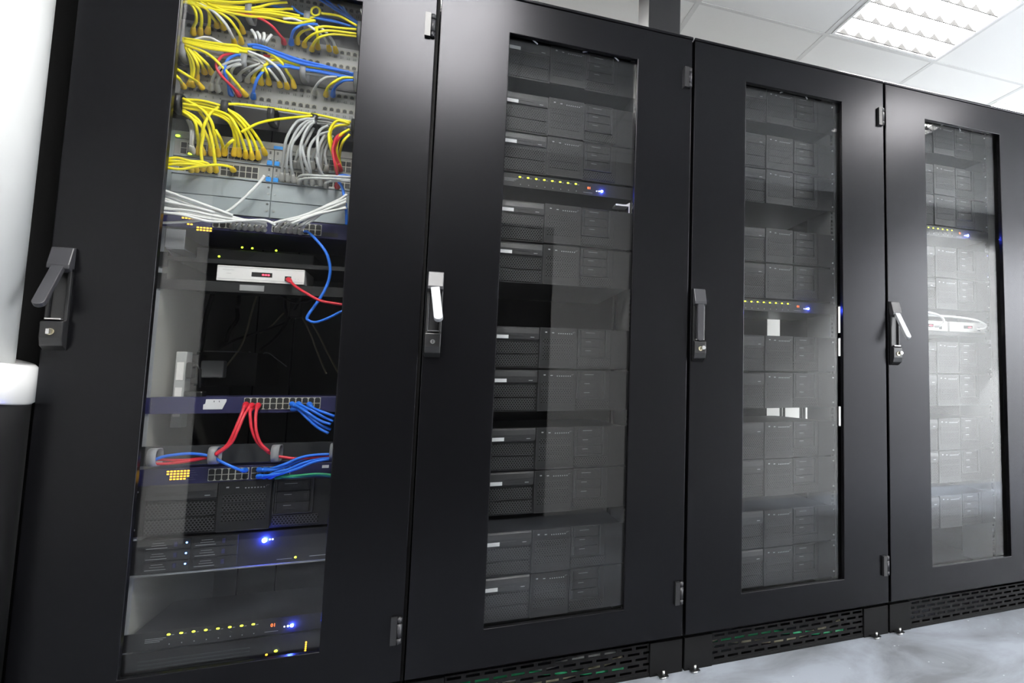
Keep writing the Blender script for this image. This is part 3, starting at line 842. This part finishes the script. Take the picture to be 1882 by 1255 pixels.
# battery unit at the foot
up = thing('battery_unit', 'black battery unit with yellow lights at the foot of the cable cabinet', 'battery unit', (CX, RY, .152))
b = MB(); b.box(-.2413, .2413, -.001, .003, 0, .088, 'plastic_black'); b.box(-.215, .215, .003, .5, 0, .087, 'plastic_black')
for i in range(7): b.box(-.2, .03, -.002, -.0009, .01+i*.009, .013+i*.009, 'device_black')
b.build('case', up)
def pt(cx_, cy_): p_ = cat('E', cx_, cy_, .127); return (p_.x-CX, -.003, p_.z-.152)
q = MB(); q.ball(pt(920, 1090), .003, 'led_amber', 8, .6); q.ball(pt(975, 1068), .0035, 'led_yellow', 8, .6, 1.2, .9); q.build('status_light', up)
q = MB()
for i in range(5): q.ball(pt(1152-i*1.2, 1017+i*12), .0024, 'led_amber', 8, .6)
q.build('charge_bar', up)

# power strip upright behind the rail
ps = thing('power_strip', 'white upright power strip with black plugs by the mounting rail', 'power strip', (.205, .235, .80))
box(-.018, .006, 0, .05, 0, .21, 'panel_grey').build('strip_body', ps, None, .002)
q = MB(); q.box(-.014, .002, -.002, 0, .13, .18, 'device_white'); q.box(-.014, .002, -.002, 0, .03, .11, 'device_white'); q.build('socket_face', ps, None, .001)
for z in (.135, .055):
    q = MB(); q.box(.008, .05 if z < .1 else .022, -.01, .03, z, z+.045, 'cord_black'); q.build('plug', ps, None, .004)
MB().tube([(.02, .0, .165), (.03, -.004, .172), (.037, 0, .16), (.04, 0, .11)], .004, 'cord_black', 8).build('plug_cord', ps)

# grey adapter inside the gap
ad = MB(); a_ = cat('D', 670, 250, .42); ad.box(a_.x-.028, a_.x+.028, .42, .46, a_.z-.03, a_.z+.022, 'panel_grey'); ad.box(a_.x-.06, a_.x-.028, .42, .47, a_.z-.05, a_.z+.04, 'cord_black')
tag(ad.build('power_adapter', None, None, .004), 'grey and black power adapter deep inside the open gap', 'adapter')
p = cat('D', 610, 108, .5); q_ = cat('D', 890, 108, .5)
rs = MB(); rs.box(p.x-.02, q_.x+.05, .50, .80, p.z-.11, p.z-.004, 'shelf_black'); rs.box(p.x, q_.x, .497, .502, p.z-.004, p.z, 'shelf_silver')
tag(rs.build('black_box', None, None, .001), 'black box with a bright top edge deep inside the open gap', 'box')

# ------------------------------------------------------------------ cables
def smooth(pts, n=7):
    P_ = [Vector(p) for p in pts]
    if len(P_) < 3:
        return [P_[0].lerp(P_[-1], i/6) for i in range(7)]
    Q = [P_[0]*2-P_[1]] + P_ + [P_[-1]*2-P_[-2]]
    out = []
    for i in range(1, len(Q)-2):
        a, b_, c_, d_ = Q[i-1], Q[i], Q[i+1], Q[i+2]
        for j in range(n):
            t = j/n
            out.append(.5*((2*b_) + (c_-a)*t + (2*a-5*b_+4*c_-d_)*t*t + (3*b_-a-3*c_+d_)*t**3))
    out.append(P_[-1])
    return out
COLS = {'Y': ('yellow', 'cord_yellow', 'boot_yellow'), 'W': ('white', 'cord_white', 'cord_white'), 'G': ('grey', 'cord_grey', 'boot_grey'), 'R': ('red', 'cord_red', 'cord_red'), 'B': ('blue', 'cord_blue', 'cord_blue'), 'N': ('green', 'cord_green', 'cord_green'), 'K': ('black', 'cord_black', 'cord_black'), 'O': ('olive', 'cord_olive', 'cord_olive')}
RAW = []
def cb(color, crop, path, where, y0=.062, y1=None, ymid=None, plug='end', boot=None, r=.0037):
    """one cable traced through crop points; depth runs from y0 to the port"""
    RAW.append((color, crop, path, where, y0, y1, ymid, plug, boot, r))
def flush():
    rows = []
    for (color, crop, path, where, y0, y1, ymid, plug, boot, r) in RAW:
        pts = [tuple(float(q) for q in s.split(',')) for s in path.split()]
        n = len(pts); ys = []
        yo = random.uniform(-.007, .007)
        for i in range(n):
            if len(pts[i]) > 2: ys.append(pts[i][2]); continue
            t = i/(n-1)
            yy = y0 + yo if ymid is None else (y0*(1-t) + ymid*t + yo)
            ys.append(yy)
        if plug == 'end':
            if len(pts[-1]) < 3: ys[-1] = .119
            if len(pts[-2]) < 3: ys[-2] = .098 if n > 3 else .08
            if n > 4 and len(pts[-3]) < 3: ys[-3] = min(.085, (ys[-3]+.098)/2)
        elif y1 is not None: ys[-1] = y1
        P3 = [cat(crop, p_[0], p_[1], yy) for p_, yy in zip(pts, ys)]
        rows.append((color, where, P3, plug, boot, r))
    by = {}
    for rw in rows: by.setdefault((rw[0], rw[1]), []).append(rw)
    for (color, where), lst in by.items():
        lst.sort(key=lambda q: q[2][-1].x if q[3] == 'end' else -q[2][len(q[2])//2].z)
        cname, ck, bk = COLS[color]
        for i, (c_, w_, P3, plug, boot, r) in enumerate(lst):
            pts = smooth(P3)
            if plug == 'end':
                one = f'{cname} cable plugged into {where}'
                lab = one if len(lst) == 1 else f'{cname} cable plugged into {where}, {ORD[i]} from the pipe'
            else:
                lab = f'{cname} cable {where}' if len(lst) == 1 else f'{cname} cable {where}, {ORD[i]} from the top'
            t = thing('patch_cable', lab, 'cable', P3[0], f'{cname} cables in the cable cabinet')
            loc = Vector(P3[0]); q = [p_-loc for p_ in pts]
            MB().tube(q, r, ck).build('cord', t)
            if plug == 'end':
                # strain relief boot and clear plug over the last stretch
                acc = 0; j = len(q)-1
                while j > 0 and acc < .026: acc += (q[j]-q[j-1]).length; j -= 1
                seg = q[j:]
                m_ = len(seg)
                if m_ >= 2:
                    rr = [r*1.15 + (.0073-r*1.15)*min(1, (a/(m_-1))**.8*1.25) for a in range(m_)]
                    rr[-1] = .0052
                    MB().tube(seg, rr, COLS[boot][2] if boot else bk, 10).build('boot', t)
# --- topmost bundle (upper guide) into the patch panel between the grey guides
PB, PC_ = 'the panel between the grey guides', 'the panel above the black rings'
for s in ("270,5 330,90 342,180 318,240 315,312", "290,15 372,90 388,180 380,250 374,312", "330,15 440,85 458,180 450,240 440,300", "340,25 430,80 480,150 520,200 525,245", "400,30 500,110 545,170 575,215 585,262",
          "380,20 480,75 620,160 700,260 735,330 742,392", "440,30 560,85 680,150 735,220 760,300", "1762,262 1620,250 1480,235 1400,250 1300,270 1245,320 1238,395", "1762,300 1520,272 1400,295 1330,340 1302,380 1302,415", "1762,322 1560,305 1440,330 1390,375 1372,415 1365,450", "1410,240 1412,300 1422,350 1420,395 1420,435"):
    cb('Y', 'A', s, PB)
cb('W', 'A', "370,35 430,65 510,115 600,210 650,300 672,350 684,405", PB, boot='Y')
cb('W', 'A', "1110,165 1200,168 1300,205 1400,270 1480,340 1512,400 1522,455", PB, boot='Y')
cb('W', 'A', "1200,160 1290,170 1380,205 1480,275 1550,360 1572,420 1582,470", PB, boot='Y')
cb('R', 'A', "560,100 700,125 870,150 1000,220 1080,310 1112,350 1122,392", PB)
cb('B', 'A', "1420,215 1340,215 1270,225 1215,260 1190,310 1185,350 1182,400", PB)
TOPB = 'running through the topmost grey rings'
for s in ("190,18 400,15 600,25 800,25 960,8 1080,-5", "200,0 450,20 700,60 850,70 1000,85 1200,78", "230,10 500,55 760,80 900,60 1020,30 1150,20", "250,18 500,75 770,105 1000,120 1250,160 1400,185", "260,25 520,95 780,125 1000,140 1240,170 1400,150",
          "240,20 500,85 780,140 980,160 1150,200 1260,205 1390,180", "200,5 450,40 720,75 900,95 1100,110 1260,140", "1450,118 1600,140 1700,190 1765,228", "220,-10 460,5 700,20 900,5 1000,-20"):
    cb('Y', 'A', s, TOPB, plug=None)
for s in ("1190,55 1260,115 1400,160 1600,200 1765,245", "1430,-10 1560,75 1680,150 1765,215", "1600,40 1660,110 1720,165 1770,215", "1640,60 1690,130 1770,200", "1360,150 1500,165 1650,215 1765,255", "1000,40 1050,60 1130,75", "1480,-10 1590,75 1700,160 1768,205"):
    cb('B', 'A', s, TOPB, plug=None, y0=.075)
a_ = [(1400+38*math.cos(g), 100+38*math.sin(g)) for g in [i*PI/6 for i in range(13)]]
cb('Y', 'A', ' '.join(f'{p[0]:.0f},{p[1]:.0f}' for p in a_), 'curled in a small loop under the topmost rings', plug=None, r=.0028)
for s in ("830,262 858,300 872,350 868,410", "880,280 900,310 905,350 895,408", "940,288 945,320 935,360 915,412", "1010,305 985,335 960,370 935,418"):
    cb('W', 'A', "%s" % s, 'looping short onto the patch panel by its twelfth number', plug=None, y0=.075, y1=.122)
# --- mixed bundle (middle guide)
for s in ("235,340 450,375 600,395 700,405 760,430 950,450 1080,535 1150,640 1190,700 1212,785", "240,400 430,470 560,580 680,715 740,790 790,855", "240,405 285,520 300,640 285,720 280,760", "245,420 310,540 318,640 300,720 310,770", "270,430 350,560 352,650 340,735",
          "290,440 380,550 405,610 418,655", "320,455 430,560 462,610 482,660", "130,590 280,680 350,730 400,790", "130,640 185,695 215,740 235,780", "980,560 920,600 870,640 852,690 850,730", "960,590 925,640 915,690 918,755", "940,580 965,640 980,690 985,755"):
    cb('Y', 'A', s, PC_)
cb('Y', 'A', "1735,690 1640,690 1560,730 1510,775 1495,815 1490,855", PC_)
for s in ("790,470 900,530 990,620 1040,680 1075,730 1085,770", "800,455 950,515 1060,600 1115,680 1140,740 1150,785"):
    cb('W', 'A', s, PC_, boot='Y')
for s in ("740,530 640,550 560,590 500,670 480,730 478,800", "740,550 660,580 590,620 540,700 528,750 535,815", "740,570 680,590 650,640 655,700 665,760", "910,565 830,590 760,625 725,665 722,715", "930,580 870,620 820,660 800,690 798,725", "1590,680 1500,685 1440,720 1400,770 1390,800 1390,835"):
    cb('G', 'A', s, PC_)
cb('R', 'A', "700,470 640,478 570,500 520,575 555,660 640,750 690,800 725,855", PC_)
cb('B', 'A', "740,490 690,490 620,530 592,620 610,700 630,770 655,850", PC_)
cb('B', 'A', "1230,600 1160,580 1080,580 970,600 890,690 855,780 848,830 845,875", PC_)
cb('B', 'A', "1735,710 1650,718 1590,755 1560,800 1552,860", PC_)
MIDB = 'running through the middle grey rings'
for s in ("220,340 450,380 600,405 720,425 800,450", "220,352 450,398 600,425 720,440 810,450", "220,362 450,415 600,438 720,452 800,465", "225,372 430,425 600,450 720,465", "960,548 1050,532 1150,550 1260,578 1500,608 1735,665", "1000,500 1150,540 1260,585 1500,615 1735,672"):
    cb('Y', 'A', s, MIDB, plug=None)
for s in ("795,398 900,402 1100,475 1260,530 1500,590 1735,655", "800,408 900,415 1100,490 1260,548 1500,605 1735,668", "840,418 960,445 1100,505 1260,560 1480,600 1700,640", "1080,590 1280,605 1500,640 1735,690", "1180,600 1350,625 1560,665 1735,705"):
    cb('B', 'A', s, MIDB, plug=None)
for s in ("400,460 560,490 720,505 900,540 1060,570", "420,475 600,500 760,520 940,555", "320,355 400,332 470,338 520,362 605,405", "1280,645 1420,665 1560,685 1735,700", "430,490 600,515 780,540 900,575"):
    cb('W', 'A', s, MIDB, plug=None, y0=.08)
cb('R', 'A', "940,490 1050,515 1150,540 1260,560", MIDB, plug=None, y0=.08)
# --- black ring guide
BLK = 'running through the black rings'
cb('Y', 'B', "640,150 800,155 1000,180 1100,195 1400,240 1480,250 1620,280 1760,310", BLK, plug=None)
cb('Y', 'B', "790,400 860,360 930,325 1010,302 1080,290 1250,270 1420,255", BLK, plug=None)
UM, LM = 'the upper module of the chassis switch', 'the lower module of the chassis switch'
for s in ("270,100 430,190 520,300 555,440 578,540 584,615", "270,215 370,300 400,420 408,510 410,600", "270,235 420,330 490,450 515,540 522,605", "590,175 510,240 455,350 435,470 440,540 455,600", "560,380 600,450 625,520 640,610",
          "270,110 430,120 590,160 680,205 800,320 880,440 930,560 942,645", "270,130 450,150 590,190 680,225 790,350 850,470 878,580 884,640", "270,150 430,175 590,215 690,265 760,380 800,480 825,570 830,632", "270,165 430,190 590,235 690,300 740,400 765,500 772,620", "270,180 430,210 590,255 680,310 722,400 730,500 722,615",
          "650,190 760,250 850,340 940,460 980,540 1005,605", "720,465 680,500 650,540 640,600"):
    cb('Y', 'B', s, UM)
for s in ("270,120 400,200 490,330 530,480 548,600 558,690 565,755", "270,200 400,285 452,400 432,540 440,660 452,745", "110,640 220,628 330,655 450,665 500,690 512,755", "110,712 250,728 400,705 560,690 660,700 700,715 722,745", "100,680 240,690 340,720 345,745", "100,665 250,665 370,700 395,750"):
    cb('Y', 'B', s, LM, y0=.07)
for s in ("105,655 250,660 380,670 470,695", "105,690 250,680 400,690 480,710"):
    cb('Y', 'B', s, 'lying loose beside the lower module', plug=None, y0=.075)
for s in ("310,290 340,360 345,440 340,520 345,575", "330,300 362,370 358,450 352,520 370,590"):
    cb('W', 'B', s, UM, y0=.09)
for s in ("1440,282 1350,285 1270,320 1190,460 1165,620 1150,740 1152,830", "1440,292 1360,310 1280,390 1215,540 1190,680 1195,760 1205,838", "1440,300 1370,330 1300,420 1235,520 1230,680 1245,770 1255,845", "1440,310 1390,345 1340,440 1310,560 1330,700 1355,800 1362,860",
          "1420,320 1350,420 1325,500 1345,620 1385,740 1412,800 1418,870", "1560,340 1490,380 1465,460 1470,580 1480,700 1490,800 1492,875", "1570,395 1470,430 1400,520 1385,620 1400,740 1410,800 1422,865", "1590,380 1520,440 1470,560 1465,660 1500,760 1540,800 1548,850",
          "1760,800 1600,790 1450,785 1350,780 1310,795 1300,848", "1760,825 1600,815 1450,808 1360,812 1312,825 1308,860", "1760,835 1680,832 1590,835 1550,850 1538,885"):
    cb('G', 'B', s, LM, y0=.055)
for s in ("1440,330 1380,400 1330,480 1290,580 1270,660 1275,715", "1440,345 1400,420 1360,500 1320,600 1305,670 1310,720", "1570,420 1500,480 1450,560 1420,640 1425,735", "1600,400 1540,470 1500,560 1490,660 1480,745", "1600,430 1560,500 1530,600 1545,700 1540,750"):
    cb('G', 'B', s, UM, y0=.075)
GRB = 'gathered behind the last black rings'
for s in ("1400,280 1500,275 1620,290 1760,300", "1400,300 1520,310 1650,330 1760,335", "1400,320 1560,330 1700,345 1765,350"):
    cb('G', 'B', s, GRB, plug=None, y0=.085)
for s in ("1750,325 1640,300 1575,380 1570,480 1600,600 1625,690 1640,745",):
    cb('Y', 'B', s, UM)
for s in ("1750,330 1620,350 1575,420 1610,540 1640,640 1650,700", "1750,375 1670,425 1635,540 1640,640 1660,740", "1750,420 1690,490 1660,600 1660,740"):
    cb('Y', 'B', s, UM, y0=.06)
cb('R', 'B', "1700,400 1630,450 1600,560 1620,680 1640,780 1642,840 1640,900", LM)
cb('R', 'B', "1700,410 1650,460 1615,560 1655,690 1670,745", UM)
cb('B', 'B', "1770,800 1710,782 1650,788 1625,805 1680,880 1700,960 1720,1100 1722,1220", 'dropping beside the blank plates of the chassis', plug=None, y0=.08)
# --- dark blue switch: grey plugs with white cables
NV = 'the switch under the chassis'
Lx = [(760, 180), (815, 185), (870, 190), (925, 195), (985, 200), (1040, 205)]
Ls = ["90,-150 260,-70 480,10 700,70", "100,-130 280,-60 500,20 720,80", "95,-100 300,-20 520,40 760,90", "110,-70 320,0 560,60 800,100", "100,-40 330,20 600,85 860,118", "100,0 350,45 620,100 930,130"]
for (x_, y_), s in zip(Lx, Ls):
    cb('W', 'C', s + f" {x_+10},{y_-45} {x_-5},{y_-20} {x_},{y_+5}", NV, y0=.07, boot='G')
Rx = [(1150, 205), (1208, 212), (1260, 215), (1312, 220), (1360, 228)]
Rs = ["1760,-90 1550,10 1350,95 1210,130", "1765,-60 1600,10 1400,95 1270,145", "1765,-25 1600,20 1440,80 1310,150", "1768,5 1620,35 1470,95 1370,160", "1775,-110 1640,-10 1520,80 1420,150"]
for (x_, y_), s in zip(Rx, Rs):
    cb('W', 'C', s + f" {x_+25},{y_-45} {x_+5},{y_-20} {x_},{y_+8}", NV, y0=.06, boot='G')
WL = 'crossing in front of the blank plates'
cb('W', 'B', "980,790 985,800 900,900 700,1080 560,1140 430,1180 250,1198 60,1205", WL, plug=None, y0=.085, r=.0036)
for s in ("90,45 300,70 560,130 800,125 1000,118 1080,130 1140,165", "100,20 350,30 600,80 800,115 1000,140 1060,160", "110,60 300,60 520,100 760,125 960,122 1060,140"):
    cb('W', 'C', s, WL, plug=None, y0=.055)
for s in ("1770,-70 1560,10 1380,80 1180,128 1120,150", "1770,-45 1580,30 1420,85 1250,128", "1770,10 1620,40 1460,80 1280,150"):
    cb('W', 'C', s, WL, plug=None, y0=.05)
for s in ("90,-170 250,-110 450,-40 640,30 760,75", "110,-60 250,-30 450,10 600,50"):
    cb('W', 'C', s, WL, plug=None, y0=.06)
cb('B', 'C', "1400,220,.118 1430,225,.10 1500,290,.085 1580,390,.08 1615,480,.08 1625,580,.08 1600,690,.085 1530,820,.08 1425,970,.075 1440,1010,.075 1500,1022,.075 1600,990,.07 1740,920,.065", 'hanging in a bend over the open gap', plug=None)
cb('R', 'C', "1760,870 1620,850 1520,825 1420,770 1330,715 1280,670 1250,640", 'the white network box', y0=.05)
# --- lower switches
N2, N3 = 'the dark blue switch above the grey rings', 'the lowest dark blue switch'
for s in ("700,960 800,880 860,760 910,640 935,575 955,545", "700,970 820,880 880,770 930,650 970,590 1005,550", "1140,950 1050,870 1000,760 985,650 985,600 995,580", "1140,940 1070,870 1035,770 1030,660 1040,590 1055,550"):
    cb('R', 'D', s, N2, y0=.075)
for s in ("1680,650 1600,620 1520,590 1490,570 1470,545", "1670,690 1600,660 1500,605 1430,570 1400,555 1380,545", "1650,715 1560,685 1460,620 1390,575 1350,560 1325,545", "1630,790 1540,740 1450,660 1400,610 1370,590 1330,590", "1650,760 1560,720 1470,650 1440,610 1440,590"):
    cb('B', 'D', s, N2, y0=.065)
for s in ("150,1005 300,1008 450,1010 560,995 660,970 720,945", "150,1040 300,1040 460,1022 560,1005 660,985 720,962", "1130,945 1190,972 1280,990 1380,998 1500,990 1640,978"):
    cb('R', 'D', s, 'running through the lowest grey rings', plug=None, y0=.085)
cb('B', 'D', "150,1030 260,985 380,965 500,958 620,970 700,1000 780,1040 870,1080 920,1095 950,1092", N3, y0=.085)
for s in ("1640,962 1520,968 1400,990 1280,1040 1180,1075 1130,1085 1095,1090", "1640,975 1540,978 1420,1005 1300,1055 1180,1090 1100,1092 1050,1088", "1640,990 1550,1000 1420,1035 1300,1085 1200,1110 1130,1140 1095,1148", "1640,1005 1540,1010 1430,1050 1300,1100 1180,1130 1100,1140 1045,1145", "1640,1000 1500,1030 1380,1080 1260,1115 1180,1140 1145,1150"):
    cb('B', 'D', s, N3, y0=.08)
for s in ("1660,1135 1560,1125 1460,1130 1350,1140 1280,1135 1240,1140", "1660,1142 1560,1132 1460,1138 1350,1148 1250,1148 1195,1148"):
    cb('N', 'D', s, N3, y0=.09)
# --- loose cables deep inside the gap
GAP = 'hanging deep in the open gap'
cb('K', 'C', "1230,780,.4 1225,870,.42 1240,950,.45 1230,1020,.5 1080,1080,.55 900,1140,.6 760,1190,.6 640,1255,.6", GAP, plug=None, r=.004)
cb('K', 'C', "1380,790,.4 1330,870,.42 1280,960,.45 1220,1060,.5 1120,1180,.55 1000,1270,.6", GAP, plug=None, r=.0045)
cb('K', 'C', "820,740,.5 815,850,.55 800,900,.6 800,1000,.6 730,1100,.62 700,1200,.65", GAP, plug=None, r=.006)
cb('K', 'C', "600,700,.5 560,850,.5 520,1000,.5 490,1200,.5 470,1290,.5", GAP, plug=None, r=.006)
cb('K', 'C', "1170,780,.4 1300,850,.4 1420,840,.38 1560,780,.35 1700,720,.3", GAP, plug=None, r=.003)
cb('O', 'C', "1345,930,.5 1400,1020,.5 1460,1150,.5 1500,1260,.5 1590,1480,.5", GAP, plug=None, r=.0026)
cb('O', 'C', "1460,1030,.5 1520,1130,.5 1600,1290,.5 1700,1480,.5", GAP, plug=None, r=.0026)
cb('O', 'C', "1215,940,.55 1100,1060,.6 1000,1120,.6", GAP, plug=None, r=.0026)
cb('O', 'C', "980,770,.5 930,930,.5 880,1120,.5 820,1260,.5 700,1420,.5 640,1520,.5", GAP, plug=None, r=.0026)
cb('G', 'D', "975,118,.6 1060,160,.6 1085,168,.6 1100,130,.6 1140,130,.6 1200,175,.6 1285,240,.6", GAP, plug=None, r=.0016)
flush()
# black plug block in the middle of those cables
kb = MB(); p = cat('C', 1320, 900, .44); kb.box(p.x-.016, p.x+.016, .43, .455, p.z-.03, p.z+.03, 'cord_black')
tag(kb.build('inline_plug', None, None, .004), 'black in-line plug dangling among loose cables in the open gap', 'plug')

# white cables on the shelf of the last cabinet
def loose(label, pts, r, key, group=None):
    t = thing('patch_cable', label, 'cable', pts[0], group)
    l = Vector(pts[0]); MB().tube([Vector(p_)-l for p_ in smooth(pts)], r, key).build('cord', t)
loose('white cable lying along the tops of the two white boxes', [at(1690, 578, .10), at(1720, 580, .10), at(1760, 583, .10), at(1795, 589, .10), at(1812, 598, .10), at(1808, 604, .105), at(1796, 605, .118)], .005, 'cord_white')
loose('white cable looping into the half hidden white box', [at(1690, 573, .09), at(1712, 575, .09), at(1730, 582, .09), at(1735, 592, .095), at(1727, 599, .10), at(1718, 600, .12)], .005, 'cord_white')
# cables glimpsed through the plinth grilles
for k, lst in ((1, (('green', 'cord_green'), ('olive', 'cord_olive'), ('grey', 'cord_grey'))), (2, (('green', 'cord_green'), ('olive', 'cord_olive')))):
    for i, (cn, key) in enumerate(lst):
        pts = [(k*P+.06+.11*j, .036+.008*math.sin(j*1.3+i)+.012*i, .05+.020*math.sin(j*.9+i*2.1)+.003*i) for j in range(6)]
        loose(f'{cn} cable glimpsed through the plinth grille of the {"second" if k == 1 else "third"} cabinet', pts, .007, key)

# ------------------------------------------------------------------ look
S.view_settings.view_transform = 'Standard'
S.view_settings.look = 'None'
S.view_settings.gamma = 1
S.view_settings.use_curve_mapping = False
S.view_settings.exposure = 0.58
wd = bpy.data.worlds.new('world'); S.world = wd; wd.use_nodes = True
wd.node_tree.nodes['Background'].inputs[0].default_value = (.6, .65, .7, 1); wd.node_tree.nodes['Background'].inputs[1].default_value = .05
S.cycles.use_denoising = True
S.cycles.max_bounces = 8
S.cycles.transparent_max_bounces = 16
S.cycles.sample_clamp_indirect = 6
